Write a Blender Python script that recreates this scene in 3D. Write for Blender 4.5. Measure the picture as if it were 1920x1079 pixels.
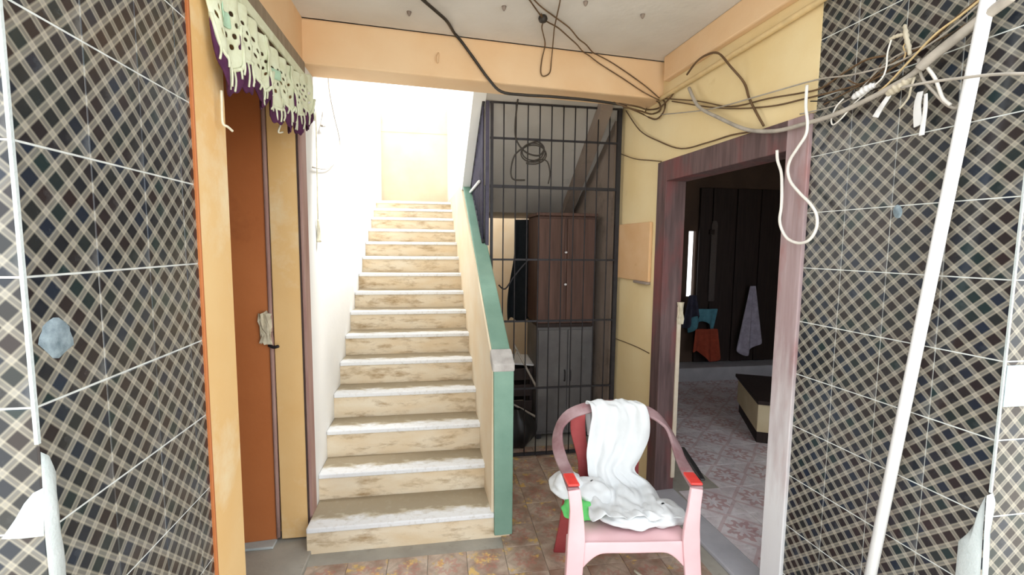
import bpy, bmesh, math, random
from mathutils import Vector, Matrix, noise
random.seed(7)
sc = bpy.context.scene
for o in list(bpy.data.objects): bpy.data.objects.remove(o, do_unlink=True)
COL = sc.collection

# ------------------------------------------------------------------ camera (fitted to the photograph's lines)
F, PT, RO, YW, H = 858.5, math.radians(5.24), math.radians(0.56), math.radians(9.2), 1.62
def ray(px, py):
    u = (px-960)/F; w = -(py-539.5)/F
    c, s = math.cos(RO), math.sin(RO); x = u*c-w*s; z = u*s+w*c
    c, s = math.cos(PT), math.sin(PT); Y = c+z*s; Z = -s+z*c
    c, s = math.cos(YW), math.sin(YW)
    return Vector((x*c+Y*s, -x*s+Y*c, Z))
O = Vector((0, 0, H))
def plane(px, py, p0, n):
    d = ray(px, py); n = Vector(n)
    return O + d*((Vector(p0)-O).dot(n)/d.dot(n))
fw = ray(960, 539.5); rt = ray(960+F, 539.5)-fw; up = ray(960, 539.5-F)-fw
cam = bpy.data.cameras.new('camera'); cam.sensor_width = 36; cam.lens = F/1920*36; cam.clip_start = .02
co = bpy.data.objects.new('camera', cam); COL.objects.link(co)
M = Matrix.Identity(4)
for i in range(3): M[i][0], M[i][1], M[i][2], M[i][3] = rt[i], up[i], -fw[i], O[i]
co.matrix_world = M; sc.camera = co

# ------------------------------------------------------------------ sky, sun, exposure
w = bpy.data.worlds.new('sky'); sc.world = w; w.use_nodes = True
bg = w.node_tree.nodes['Background']; bg.inputs[0].default_value = (.93, .97, 1, 1); bg.inputs[1].default_value = 1.75
sun = bpy.data.lights.new('sun', 'SUN'); sun.energy = 7.5; sun.angle = math.radians(16); sun.color = (1, .98, .95)
so = bpy.data.objects.new('sun', sun); COL.objects.link(so)
so.rotation_euler = Vector((-.43, -.12, -.89)).to_track_quat('-Z', 'Y').to_euler()
vs = sc.view_settings; vs.view_transform = 'Standard'; vs.look = 'None'; vs.gamma = 1; vs.use_curve_mapping = False
vs.exposure = 0.8
sc.display_settings.display_device = 'sRGB'

# ------------------------------------------------------------------ node helpers and materials
class NT:
    def __init__(s, name):
        s.m = bpy.data.materials.new(name); s.m.use_nodes = True; s.t = s.m.node_tree
        s.b = s.t.nodes['Principled BSDF']; s.tc = s.t.nodes.new('ShaderNodeTexCoord')
    def L(s, a, b): s.t.links.new(a, b)
    def put(s, sock, v):
        if hasattr(v, 'is_linked') or isinstance(v, bpy.types.NodeSocket): s.L(v, sock)
        else: sock.default_value = v
    def math(s, op, a, b=0.0, clamp=False):
        n = s.t.nodes.new('ShaderNodeMath'); n.operation = op; n.use_clamp = clamp
        s.put(n.inputs[0], a); s.put(n.inputs[1], b); return n.outputs[0]
    def xyz(s, vec):
        n = s.t.nodes.new('ShaderNodeSeparateXYZ'); s.L(vec, n.inputs[0]); return n.outputs
    def noise(s, scale, detail=4, vec=None, rough=.55, stretch=None):
        n = s.t.nodes.new('ShaderNodeTexNoise'); n.inputs['Scale'].default_value = scale
        n.inputs['Detail'].default_value = detail; n.inputs['Roughness'].default_value = rough
        v = vec or s.tc.outputs['Object']
        if stretch:
            mp = s.t.nodes.new('ShaderNodeMapping'); s.L(v, mp.inputs[0]); mp.inputs['Scale'].default_value = stretch; v = mp.outputs[0]
        s.L(v, n.inputs['Vector']); return n.outputs['Fac']
    def ramp(s, f, stops):
        n = s.t.nodes.new('ShaderNodeValToRGB'); s.L(f, n.inputs[0]); e = n.color_ramp.elements
        while len(e) < len(stops): e.new(.5)
        for k, (p, c) in enumerate(stops):
            e[k].position = p; e[k].color = (*c, 1) if not isinstance(c, float) else (c, c, c, 1)
        return n.outputs[0]
    def mix(s, f, a, b, mode='MIX'):
        n = s.t.nodes.new('ShaderNodeMix'); n.data_type = 'RGBA'; n.blend_type = mode
        s.put(n.inputs['Factor'], f)
        for i, v in ((6, a), (7, b)):
            if isinstance(v, tuple): n.inputs[i].default_value = (*v[:3], 1)
            else: s.L(v, n.inputs[i])
        return n.outputs[2]
    def bump(s, h, dist=.003, st=.5):
        n = s.t.nodes.new('ShaderNodeBump'); n.inputs['Distance'].default_value = dist; n.inputs['Strength'].default_value = st
        s.L(h, n.inputs['Height']); s.L(n.outputs[0], s.b.inputs['Normal'])
    def done(s, col, rough=.6, metal=0, spec=.4):
        s.put(s.b.inputs['Base Color'], (*col, 1) if isinstance(col, tuple) else col)
        s.put(s.b.inputs['Roughness'], rough); s.b.inputs['Metallic'].default_value = metal
        s.b.inputs['Specular IOR Level'].default_value = spec
        return s.m
def paint(name, c1, c2, scale=3, rough=.7, stain=None, amount=.5, bump=.002, coord='Object', stretch=None, spec=.3):
    t = NT(name); v = t.tc.outputs[coord]
    col = t.ramp(t.noise(scale, 5, v, stretch=stretch), [(.3, c1), (.7, c2)])
    if stain:
        f = t.ramp(t.noise(scale*1.7, 7, v, .65, stretch=stretch), [(1-amount, 0.0), (min(1, 1.22-amount), 1.0)])
        col = t.mix(f, col, stain)
    if bump: t.bump(t.noise(scale*14, 4, v), bump)
    return t.done(col, rough, spec=spec)
def flat(name, c, rough=.5, metal=0, var=.25, spec=.4):
    t = NT(name); d = tuple(x*(1-var) for x in c); e = tuple(min(1, x*(1+var*.6)) for x in c)
    return t.done(t.ramp(t.noise(18, 4), [(.3, d), (.7, e)]), rough, metal, spec)
def plaid(name):
    t = NT(name); X, Y, Z = t.xyz(t.tc.outputs['Object'])
    p = t.math('DIVIDE', X, .0560); q = t.math('DIVIDE', Z, .05615)
    bands = []; lines = []; cells = []
    for sgn in ('ADD', 'SUBTRACT'):
        a = t.math(sgn, p, q)
        cells.append(t.math('FLOOR', a))
        d = t.math('ABSOLUTE', t.math('SUBTRACT', t.math('FRACT', t.math('ADD', a, 40.5)), .5))
        bands.append(t.math('MULTIPLY', t.math('SUBTRACT', .210, d), 13.0, True))
        lines.append(t.math('SUBTRACT', 1.0, t.math('MULTIPLY', t.math('ABSOLUTE', t.math('SUBTRACT', d, .115)), 16.0), True))
    cb = t.t.nodes.new('ShaderNodeCombineXYZ'); t.L(cells[0], cb.inputs[0]); t.L(cells[1], cb.inputs[1])
    oi = t.t.nodes.new('ShaderNodeObjectInfo'); t.L(oi.outputs['Random'], cb.inputs[2])
    wn = t.t.nodes.new('ShaderNodeTexWhiteNoise'); wn.noise_dimensions = '3D'; t.L(cb.outputs[0], wn.inputs[0])
    base = t.ramp(wn.outputs[0], [(0, (.012, .020, .036)), (.35, (.012, .014, .018)), (.7, (.022, .015, .016)), (1, (.010, .024, .026))])
    nb = t.math('ADD', bands[0], bands[1]); nl = t.math('ADD', lines[0], lines[1])
    n2 = t.noise(5, 3, t.tc.outputs['Object'])
    gold = t.ramp(n2, [(.3, (.34, .30, .20)), (.7, (.44, .41, .34))])
    c = t.mix(t.math('MULTIPLY', nb, .42, True), base, (.31, .29, .25))
    c = t.mix(t.math('MULTIPLY', nl, .40, True), c, gold)
    dust = t.ramp(t.noise(9, 6), [(.55, 0.0), (.85, .22)])
    c = t.mix(dust, c, (.55, .57, .58))
    t.bump(t.noise(7, 2), .0015, .25)
    return t.done(c, t.ramp(t.noise(6, 4), [(.3, .16), (.7, .30)]), spec=.5)
def woodmat(name, c1, c2, faded=None, red=None, rough=.65):
    t = NT(name); g = t.noise(6, 6, stretch=(6, 6, .5))
    col = t.ramp(g, [(.3, c1), (.7, c2)])
    if red:
        col = t.mix(t.ramp(t.noise(3, 4, stretch=(2, 2, .8)), [(.5, 0.0), (.68, .75)]), col, red)
    if faded:     # limewash and scuffs plus painted-in glare, heavier low on the post
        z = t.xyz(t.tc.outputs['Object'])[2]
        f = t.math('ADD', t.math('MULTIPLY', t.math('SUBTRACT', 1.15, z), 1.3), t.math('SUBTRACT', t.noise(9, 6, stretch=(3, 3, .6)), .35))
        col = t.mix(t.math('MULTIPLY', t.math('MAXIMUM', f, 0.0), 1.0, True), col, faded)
    t.bump(g, .002, .6)
    return t.done(col, rough)
def floortile(name, base1, base2, flower, cell=.2, ochre=None, ox=0, oy=0):
    t = NT(name); X, Y, Z = t.xyz(t.tc.outputs['Object'])
    dx = t.math('MULTIPLY', X, 2/cell); dy = t.math('MULTIPLY', Y, 2/cell)
    r = t.math('SQRT', t.math('ADD', t.math('MULTIPLY', dx, dx), t.math('MULTIPLY', dy, dy)))
    ang = t.math('ARCTAN2', dy, dx)
    pet = t.math('ADD', t.math('MULTIPLY', t.math('COSINE', t.math('MULTIPLY', ang, 8)), .12), .42)
    rw = t.math('ADD', r, t.math('MULTIPLY', t.math('SUBTRACT', t.noise(14, 4, t.tc.outputs['Generated']), .5), .5))
    ring = t.math('LESS_THAN', t.math('ABSOLUTE', t.math('SUBTRACT', rw, pet)), .13)
    dia = t.math('ABSOLUTE', t.math('SUBTRACT', t.math('ADD', t.math('ABSOLUTE', dx), t.math('ABSOLUTE', dy)), 1.05))
    dl = t.math('LESS_THAN', dia, .10)
    oi = t.t.nodes.new('ShaderNodeObjectInfo')
    ov = t.t.nodes.new('ShaderNodeVectorMath'); ov.operation = 'ADD'; t.L(t.tc.outputs['Object'], ov.inputs[0]); t.L(oi.outputs['Location'], ov.inputs[1])
    col = t.ramp(t.noise(7, 5, ov.outputs[0]), [(.35, base1), (.65, base2)])
    if ochre:
        k = t.ramp(t.noise(9, 5, ov.outputs[0], .7), [(.56, 0.0), (.62, 1.0)])
        col = t.mix(k, col, ochre)
    col = t.mix(t.math('MULTIPLY', ring, .42 if ochre else .55), col, flower)
    col = t.mix(t.math('MULTIPLY', dl, .32), col, flower if not ochre else (.30, .24, .18))
    col = t.mix(t.ramp(t.noise(22, 6, ov.outputs[0], .7), [(.5, 0.0), (.75, .6)]), col, (.22, .19, .15) if ochre else (.40, .38, .40))
    return t.done(col, t.ramp(t.noise(12, 4, ov.outputs[0]), [(.3, .25), (.7, .5)]), spec=.4)

MT = dict(
 tile=plaid('plaid_tile'), grout=flat('grout', (.62, .64, .62), .85, var=.15),
 ceiling=paint('ceiling_limewash', (.62, .58, .53), (.73, .70, .66), 2.5, .9, (.45, .40, .34), .32),
 beam=paint('peach_plaster', (.76, .50, .28), (.82, .60, .38), 2.2, .8, (.60, .36, .17), .34),
 yellow=paint('yellow_plaster', (.76, .59, .31), (.82, .68, .41), 2.4, .8, (.58, .40, .18), .34),
 white=paint('white_plaster', (.74, .75, .75), (.82, .82, .80), 2.0, .85, (.60, .56, .48), .34),
 backwall=paint('peach_limewash', (.80, .56, .36), (.84, .68, .52), 1.8, .85, (.72, .36, .14), .34),
 cream=paint('cream_plaster', (.76, .60, .40), (.80, .70, .54), 3, .8, (.55, .38, .20), .34),
 riser=paint('riser_paint', (.70, .55, .36), (.78, .69, .54), 3.5, .75, (.36, .24, .12), .50, coord='Object', stretch=(1, 1, 3)),
 green=paint('green_paint', (.155, .28, .215), (.215, .35, .275), 5, .6, (.07, .14, .11), .34),
 greyplaster=paint('grey_plaster', (.42, .40, .37), (.52, .50, .47), 2, .9, (.24, .22, .20), .42),
 sooty=paint('sooty_plaster', (.22, .17, .14), (.32, .26, .22), 2.5, .9, (.12, .09, .07), .45),
 patch=paint('worn_cement', (.36, .33, .31), (.55, .53, .50), 14, .85),
 orange=paint('orange_paint', (.76, .47, .19), (.82, .58, .29), 1.6, .6, (.86, .72, .48), .48),
 doorleaf=paint('brown_door_paint', (.42, .13, .04), (.52, .18, .06), 1.5, .45, (.30, .09, .03), .35),
 darkline=flat('dark_gap_paint', (.06, .035, .03), .7), lintel=woodmat('grey_lintel_wood', (.22, .17, .12), (.32, .26, .19)),
 mauve=woodmat('mauve_strip_paint', (.30, .16, .14), (.42, .28, .24)),
 wood=woodmat('weathered_frame_wood', (.075, .045, .045), (.16, .10, .10), red=(.20, .06, .06)),
 woodpale=woodmat('limewash_glare_frame_wood', (.30, .20, .20), (.42, .32, .33), faded=(.70, .69, .70), red=(.33, .10, .09)),
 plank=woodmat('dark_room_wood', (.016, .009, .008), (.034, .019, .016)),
 iron=flat('black_iron', (.03, .028, .032), .55, .3), ironp=flat('violet_iron_paint', (.055, .05, .085), .5, .1),
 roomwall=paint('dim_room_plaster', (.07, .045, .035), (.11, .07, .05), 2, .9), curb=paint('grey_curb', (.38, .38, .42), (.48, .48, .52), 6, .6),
 lobbyfloor=floortile('lobby_floor_tile', (.30, .18, .13), (.58, .47, .38), (.46, .17, .13), .2, (.70, .47, .16)),
 roomfloor=floortile('room_floor_tile', (.70, .62, .66), (.88, .84, .88), (.44, .15, .16), .3),
 cement=paint('cement_floor', (.33, .31, .27), (.45, .43, .38), 5, .8, (.24, .22, .18), .4),
 pvc=flat('white_pvc', (.86, .87, .88), .3, var=.04), cable=flat('black_cable', (.035, .028, .022), .5),
 brownwire=flat('brown_wire', (.13, .075, .035), .6), greywire=flat('grey_wire', (.42, .38, .33), .6), whitewire=flat('white_cable', (.80, .77, .72), .4, var=.06),
 conduit=flat('cream_conduit', (.70, .52, .27), .5, var=.12), cord=flat('cotton_cord', (.70, .66, .52), .9),
 tape=flat('white_tape', (.80, .80, .80), .6, var=.06), beige=flat('aged_plastic', (.58, .52, .40), .6),
 plasterpatch=paint('dried_white_cement', (.44, .49, .49), (.56, .60, .60), 12, .8, bump=.004),
 sticker=flat('pale_sticker', (.56, .66, .70), .35, var=.04), smear=paint('grey_smear', (.13, .18, .21), (.34, .42, .47), 45, .7, bump=.004),
 pink=paint('dusty_pink_plastic', (.68, .41, .43), (.74, .51, .53), 4, .45, (.58, .28, .30), .30, bump=.0004),
 redback=paint('faded_red_plastic', (.26, .035, .04), (.38, .08, .08), 5, .45, (.30, .20, .21), .36, bump=.0004),
 dusty=paint('dust_grey_pink_plastic', (.20, .09, .10), (.42, .30, .31), 7, .5, (.24, .05, .07), .42, bump=.0004),
 red=flat('glossy_red_plastic', (.80, .06, .05), .3, var=.1),
 cloth=paint('white_cotton', (.62, .645, .66), (.70, .72, .73), 8, .9, (.46, .49, .52), .30, bump=.001), greencloth=flat('green_cotton', (.14, .62, .17), .9, var=.15),
 crochet=paint('cream_crochet', (.66, .68, .48), (.76, .80, .62), 30, .95, bump=.003), mint=flat('mint_crochet', (.48, .70, .52), .95), purple=flat('purple_yarn', (.075, .018, .06), .95, var=.4),
 cabinet=woodmat('brown_cabinet_wood', (.075, .038, .028), (.135, .072, .055)), steel=paint('dull_grey_steel', (.09, .085, .085), (.16, .155, .155), 4, .5, (.22, .22, .22), .35),
 jacket=flat('dark_teal_fabric', (.012, .016, .020), .95), ply=paint('peach_board', (.66, .40, .20), (.74, .50, .29), 4, .75, (.46, .26, .12), .36),
 oldcream=paint('old_cream_paint', (.52, .46, .33), (.68, .62, .48), 40, .7), palestrip=paint('pale_strip_paint', (.60, .50, .38), (.70, .62, .50), 8, .7),
 boxyellow=paint('yellow_carton', (.62, .50, .30), (.72, .62, .42), 5, .7), bag=flat('black_plastic', (.012, .012, .013), .4),
 board=flat('white_laminate', (.75, .76, .78), .35, var=.06), bluecloth=flat('blue_cotton', (.10, .28, .36), .9), redcloth=flat('red_cotton', (.34, .06, .03), .9),
 navy=flat('navy_cloth', (.045, .045, .075), .9), greymirror=flat('mirror_glass', (.5, .5, .52), .12, .9, var=.05), lilac=flat('lilac_cotton', (.40, .37, .46), .9),
)

# ------------------------------------------------------------------ mesh helpers
def link(name, me, mat, parent=None):
    o = bpy.data.objects.new(name, me); COL.objects.link(o)
    if mat and not me.materials: me.materials.append(MT[mat])
    if parent: o.parent = parent
    return o
def mesh(name, verts, faces, mat, parent=None, smooth=False, kind=None):
    me = bpy.data.meshes.new(name); me.from_pydata([tuple(v) for v in verts], [], faces); me.update()
    bm = bmesh.new(); bm.from_mesh(me); bmesh.ops.recalc_face_normals(bm, faces=bm.faces); bm.to_mesh(me); bm.free()
    if smooth:
        for p in me.polygons: p.use_smooth = True
    o = link(name, me, mat, parent)
    if kind: o['kind'] = kind
    return o
def tag(o, label, cat, group=None):
    o['label'] = label; o['category'] = cat
    if group: o['group'] = group
    return o
def empty(name, kind=None, loc=(0, 0, 0)):
    o = bpy.data.objects.new(name, None); COL.objects.link(o); o.location = loc
    if kind: o['kind'] = kind
    return o
BF = [(0, 1, 2, 3), (4, 7, 6, 5), (0, 4, 5, 1), (1, 5, 6, 2), (2, 6, 7, 3), (3, 7, 4, 0)]
def hexa(name, p, mat, parent=None, kind=None, bev=0):
    o = mesh(name, p, BF, mat, parent, kind=kind)
    if bev: bevel(o, bev)
    return o
def bevel(o, wd, seg=2):
    m = o.modifiers.new('bevel', 'BEVEL'); m.width = wd; m.segments = seg; m.limit_method = 'ANGLE'; m.angle_limit = .6
def box(name, x0, x1, y0, y1, z0, z1, mat, parent=None, kind=None, bev=0):
    return hexa(name, [(x0, y0, z0), (x1, y0, z0), (x1, y1, z0), (x0, y1, z0), (x0, y0, z1), (x1, y0, z1), (x1, y1, z1), (x0, y1, z1)], mat, parent, kind, bev)
def prism(name, poly, z0, z1, mat, parent=None, kind=None, bev=0):
    n = len(poly); v = [(x, y, z0) for x, y in poly]+[(x, y, z1) for x, y in poly]
    f = [tuple(range(n)), tuple(range(n, 2*n))]+[(i, (i+1) % n, n+(i+1) % n, n+i) for i in range(n)]
    o = mesh(name, v, f, mat, parent, kind=kind)
    if bev: bevel(o, bev)
    return o
def catmull(P, k=6):
    P = [Vector(p) for p in P]; out = []
    for i in range(len(P)-1):
        a, b, c, d = P[max(i-1, 0)], P[i], P[i+1], P[min(i+2, len(P)-1)]
        for j in range(k):
            t = j/k; out.append(.5*((2*b)+(c-a)*t+(2*a-5*b+4*c-d)*t*t+(3*b-a-3*c+d)*t**3))
    return out+[P[-1]]
def tubegeo(P, r, n=8, r2=None):
    v = []; f = []; N = None
    for i, p in enumerate(P):
        T = (P[min(i+1, len(P)-1)]-P[max(i-1, 0)]).normalized()
        if N is None: N = T.orthogonal().normalized()
        N = (N-T*N.dot(T)); N = N.normalized() if N.length > 1e-6 else T.orthogonal().normalized()
        B = T.cross(N); rr = r if r2 is None else r+(r2-r)*i/(len(P)-1)
        v += [p+(N*math.cos(2*math.pi*k/n)+B*math.sin(2*math.pi*k/n))*rr for k in range(n)]
    for i in range(len(P)-1):
        f += [(i*n+k, i*n+(k+1) % n, (i+1)*n+(k+1) % n, (i+1)*n+k) for k in range(n)]
    f += [tuple(range(n)), tuple(range((len(P)-1)*n, len(P)*n))]
    return v, f
def tube(name, P, r, mat, parent=None, n=8, k=6, r2=None):
    v, f = tubegeo(catmull(P, k) if k > 1 else [Vector(p) for p in P], r, n, r2)
    return mesh(name, v, f, mat, parent, True)
def strip(name, P, W, th, mat, parent=None, N0=(0, 0, 1), k=4, bev=.004):
    """flat bar swept along P; W = widths, N0 = face normal (one, or one per point)"""
    many = isinstance(N0[0], (tuple, list, Vector))
    C = catmull([Vector(p) for p in P], k); n = len(C); v = []; f = []
    for i, p in enumerate(C):
        a = i/k; j = min(int(a), len(P)-2); q = a-j
        wd = W[j]*(1-q)+W[j+1]*q
        nn = (Vector(N0[j])*(1-q)+Vector(N0[j+1])*q) if many else Vector(N0)
        T = (C[min(i+1, n-1)]-C[max(i-1, 0)]).normalized(); nn = (nn-T*nn.dot(T)).normalized(); B = T.cross(nn)
        v += [p+B*wd/2+nn*th/2, p-B*wd/2+nn*th/2, p-B*wd/2-nn*th/2, p+B*wd/2-nn*th/2]
    for i in range(n-1): f += [(4*i+c, 4*i+(c+1) % 4, 4*i+4+(c+1) % 4, 4*i+4+c) for c in range(4)]
    f += [(0, 1, 2, 3), (4*n-4, 4*n-3, 4*n-2, 4*n-1)]
    o = mesh(name, v, f, mat, parent, True); bevel(o, bev, 2); return o
def grid(name, nu, nv, fn, mat, parent=None, th=.004, sub=1, keep=None, smooth=True):
    v = [fn(i/nu, j/nv) for j in range(nv+1) for i in range(nu+1)]
    f = [(j*(nu+1)+i, j*(nu+1)+i+1, (j+1)*(nu+1)+i+1, (j+1)*(nu+1)+i) for j in range(nv) for i in range(nu) if keep is None or keep(i, j)]
    o = mesh(name, v, f, mat, parent, smooth)
    if th: m = o.modifiers.new('solid', 'SOLIDIFY'); m.thickness = th; m.offset = 0
    if sub: m = o.modifiers.new('sub', 'SUBSURF'); m.levels = m.render_levels = sub
    return o
def lathe(name, prof, c, mat, parent=None, n=20):
    v = []; f = []
    for r, z in prof: v += [(c[0]+r*math.cos(2*math.pi*k/n), c[1]+r*math.sin(2*math.pi*k/n), c[2]+z) for k in range(n)]
    for i in range(len(prof)-1): f += [(i*n+k, i*n+(k+1) % n, (i+1)*n+(k+1) % n, (i+1)*n+k) for k in range(n)]
    f += [tuple(range(n)), tuple(range((len(prof)-1)*n, len(prof)*n))]
    return mesh(name, v, f, mat, parent, True)

# ------------------------------------------------------------------ reference lines of the place
XL = -.684                       # left wall
Y0, Y1, Y2, Y3 = .884, 1.455, 1.660, 2.500   # corner, end of tiles, door opening, far jamb
CEIL, BEAMZ = 2.775, 2.545
P0 = Vector((1.416, 2.627, 0)); A = math.radians(3.3)
DR = Vector((-math.sin(A), math.cos(A), 0)); NR = Vector((-math.cos(A), -math.sin(A), 0))   # right wall: along, into the lobby
def R(s, n, z): return P0+DR*s+NR*n+Vector((0, 0, z))
def rbox(name, s0, s1, n0, n1, z0, z1, mat, parent=None, kind=None, bev=0):
    return hexa(name, [R(s0, n0, z0), R(s1, n0, z0), R(s1, n1, z0), R(s0, n1, z0), R(s0, n0, z1), R(s1, n0, z1), R(s1, n1, z1), R(s0, n1, z1)], mat, parent, kind, bev)
SC = -1.6437                     # corner of the right tiled wall
RC = R(SC, 0, 0)
def onR(px, py, n=.012): return plane(px, py, R(0, n, 0), NR)
def onL(px, py, n=.012): return plane(px, py, (XL+n, 0, 0), (1, 0, 0))
B0, B1 = Vector((XL, 2.60, 0)), Vector((1.412, 2.79, 0)); BD = (B1-B0).normalized(); BN = Vector((BD.y, -BD.x, 0))
def onB(px, py, n=.012): return plane(px, py, B0+BN*n, BN)
def onC(px, py, n=.012): return plane(px, py, (0, 0, CEIL-n), (0, 0, 1))

# ------------------------------------------------------------------ tiles (one shared mesh, cut tiles get their own)
TW, TH, G = .168, .2246, .0016
TM = {}
def tilemesh(x0, x1, z0, z1):
    k = (round(x0, 4), round(x1, 4), round(z0, 4), round(z1, 4))
    if k not in TM:
        e = .0016; a, b, c, d = x0+.0004, x1-.0004, z0+G, z1-G
        v = [(a, 0, c), (b, 0, c), (b, 0, d), (a, 0, d), (a, -.005, c), (b, -.005, c), (b, -.005, d), (a, -.005, d),
             (a+e, -.0068, c+e), (b-e, -.0068, c+e), (b-e, -.0068, d-e), (a+e, -.0068, d-e)]
        f = [(0, 3, 2, 1)]+[(i, (i+1) % 4, 4+(i+1) % 4, 4+i) for i in range(4)]+[(4+i, 4+(i+1) % 4, 8+(i+1) % 4, 8+i) for i in range(4)]+[(8, 9, 10, 11)]
        me = bpy.data.meshes.new('tile'); me.from_pydata(v, [], f); me.materials.append(MT['tile']); TM[k] = me
    return TM[k]
def tiles(parent, org, dirx, joints, z0, rows, sz, ztop, start=0.0):
    """org: wall point at local 0; dirx: unit along wall; the outward normal is -local y"""
    dy = Vector((0, 0, 1)).cross(dirx)
    for r in range(rows[0], rows[1]):
        zb = z0+r*TH*sz
        for k in range(len(joints)-1):
            a, b = joints[k], joints[k+1]
            lo = max(0, -zb/sz); hi = min(TH, (ztop-zb)/sz)
            if hi < .02: continue
            base = a if (b-a) > TW-.004 or k > 0 else b-TW
            o = bpy.data.objects.new('tile', tilemesh(a-base, b-base, lo, hi)); COL.objects.link(o); o.parent = parent
            m = Matrix.Identity(4)
            wob = random.uniform(-.0006, .0006)
            p = org+dirx*base+Vector((0, 0, zb))
            for i in range(3): m[i][0], m[i][1], m[i][2], m[i][3] = dirx[i], dy[i], (0, 0, sz)[i], p[i]
            o.matrix_world = m @ Matrix.Rotation(wob*4, 4, 'Z')

# ------------------------------------------------------------------ floor, ground, ceiling
gr = box('ground', -14, 16, -16, Y0, -.20, -.012, 'cement', kind='structure')
fl = empty('floor', 'structure')
prism('floor_slab', [(-2.6, Y0), (4.9, Y0), (4.9, 7.2), (-2.6, 7.2)], -.2, -.006, 'cement', fl)
def floorcells(mat, x0, x1, y0, y1, c, gap, z=0, ok=None):
    e = .0015; h = c/2-gap
    v = [(-h, -h, -.006), (h, -h, -.006), (h, h, -.006), (-h, h, -.006), (-h, -h, -.0012), (h, -h, -.0012), (h, h, -.0012), (-h, h, -.0012),
         (-h+e, -h+e, 0), (h-e, -h+e, 0), (h-e, h-e, 0), (-h+e, h-e, 0)]
    f = [(0, 3, 2, 1)]+[(i, (i+1) % 4, 4+(i+1) % 4, 4+i) for i in range(4)]+[(4+i, 4+(i+1) % 4, 8+(i+1) % 4, 8+i) for i in range(4)]+[(8, 9, 10, 11)]
    me = bpy.data.meshes.new('floor_tile'); me.from_pydata(v, [], f); me.materials.append(MT[mat])
    for i in range(int(round((x1-x0)/c))):
        for j in range(int(round((y1-y0)/c))):
            x, y = x0+(i+.5)*c, y0+(j+.5)*c
            if ok and not ok(x, y): continue
            o = bpy.data.objects.new('floor_tile', me); COL.objects.link(o); o.parent = fl; o.location = (x, y, z+random.uniform(-.0006, .0006))
            o.rotation_euler.z = math.pi/2*random.randint(0, 3)
floorcells('lobbyfloor', -.66, 1.34, 1.70, 3.5, .2, .0012, ok=lambda x, y: not (x < .44 and y > 2.36) and x < 1.40-.06*(y-2.6))
cl = empty('ceiling', 'structure')
prism('lobby_slab', [(-3, Y0), (5, Y0), (5, 2.98), (1.42, 2.98), (XL-.1, 2.79), (-3, 2.79)], CEIL, CEIL+.2, 'ceiling', cl)
prism('room_slab', [(1.42, 2.98), (5, 2.98), (5, 6.2), (1.42, 6.2)], CEIL, CEIL+.2, 'ceiling', cl)
for i, (px, py) in enumerate([(767, 22), (945, 12), (1205, 27), (1098, 3)]):    # nail stubs and plaster scars
    p = onC(px, py, 0); lathe('nail_stub', [(.012, 0), (.009, -.012), (.004, -.02)], p, 'sooty', cl, 8)

# ------------------------------------------------------------------ left wall
wl = empty('wall_left', 'structure')
prism('masonry', [(-3, Y0+.0017), (XL-.0017, Y0+.0017), (XL-.0017, Y1), (XL-.16, Y1), (XL-.16, Y0+.2), (-3, Y0+.2)], -.01, CEIL, 'grout', wl)
tiles(wl, Vector((XL-.007, 0, 0)), Vector((0, 1, 0)), [Y0, 1.057, 1.226, 1.389, Y1], 1.559, (-7, 6), 1.004, CEIL)
tiles(wl, Vector((XL-.0015, Y0+.007, 0)), Vector((1, 0, 0)), [-5*TW-.0, -4*TW, -3*TW, -2*TW, -TW, 0], 1.559, (-7, 6), 1.004, CEIL)
box('corner_bead', XL-.004, XL+.002, Y0-.003, Y0+.003, 1.27, CEIL, 'plasterpatch', wl)
# plaster above the doorway, left pilaster strip
box('over_door_plaster', XL-.16, XL, Y1, 2.64, 2.555, CEIL, 'beam', wl)
d1 = empty('door_1', 'structure')
box('near_jamb', XL-.16, XL+.006, Y1+.002, Y2, -.01, 2.555, 'orange', d1, bev=.006)
box('jamb_edge_strip', XL-.01, XL+.008, Y1-.003, Y1+.007, -.01, 2.555, 'doorleaf', d1, bev=.002)
box('far_jamb', XL-.155, XL-.012, Y3, Y3+.095, .03, 2.47, 'orange', d1, bev=.004)
box('jamb_front_strip', XL-.012, XL+.004, Y3+.006, Y3+.10, -.01, 2.47, 'mauve', d1, bev=.004)
box('jamb_gap_strip', XL-.018, XL-.010, Y3-.003, Y3+.004, .03, 2.47, 'darkline', d1)
box('lintel', XL-.155, XL+.008, Y2-.05, Y3+.11, 2.455, 2.555, 'lintel', d1, bev=.004)
leaf = hexa('door_leaf', [(-1.72, 2.44, .03), (XL-.176, 2.505, .03), (XL-.176, 2.54, .03), (-1.72, 2.475, .03), (-1.72, 2.44, 2.45), (XL-.176, 2.505, 2.45), (XL-.176, 2.54, 2.45), (-1.72, 2.475, 2.45)], 'doorleaf', d1, bev=.003)
tube('door_edge_strip', [(XL-.172, 2.506, .04), (XL-.168, 2.503, 1.1), (XL-.170, 2.505, 1.2), (XL-.168, 2.504, 2.45)], .011, 'mauve', d1, 8, 4)
hg = mesh('hinge', *(lambda bm: ([tuple(v.co) for v in bm.verts], [tuple(q.index for q in f.verts) for f in bm.faces]))(
    (lambda bm: (bmesh.ops.create_cube(bm, size=1), bmesh.ops.subdivide_edges(bm, edges=bm.edges, cuts=3, use_grid_fill=True),
    [setattr(v, 'co', Vector((XL-.190+v.co.x*.046, 2.488+v.co.y*.022, 1.185+v.co.z*.15))+Vector((noise.noise(v.co*7), noise.noise(v.co*6+Vector((9, 3, 1))), noise.noise(v.co*5+Vector((3, 3, 3)))))*.020) for v in bm.verts], bm.verts.index_update(), bm)[-1])(bmesh.new())), 'oldcream', d1)
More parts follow.
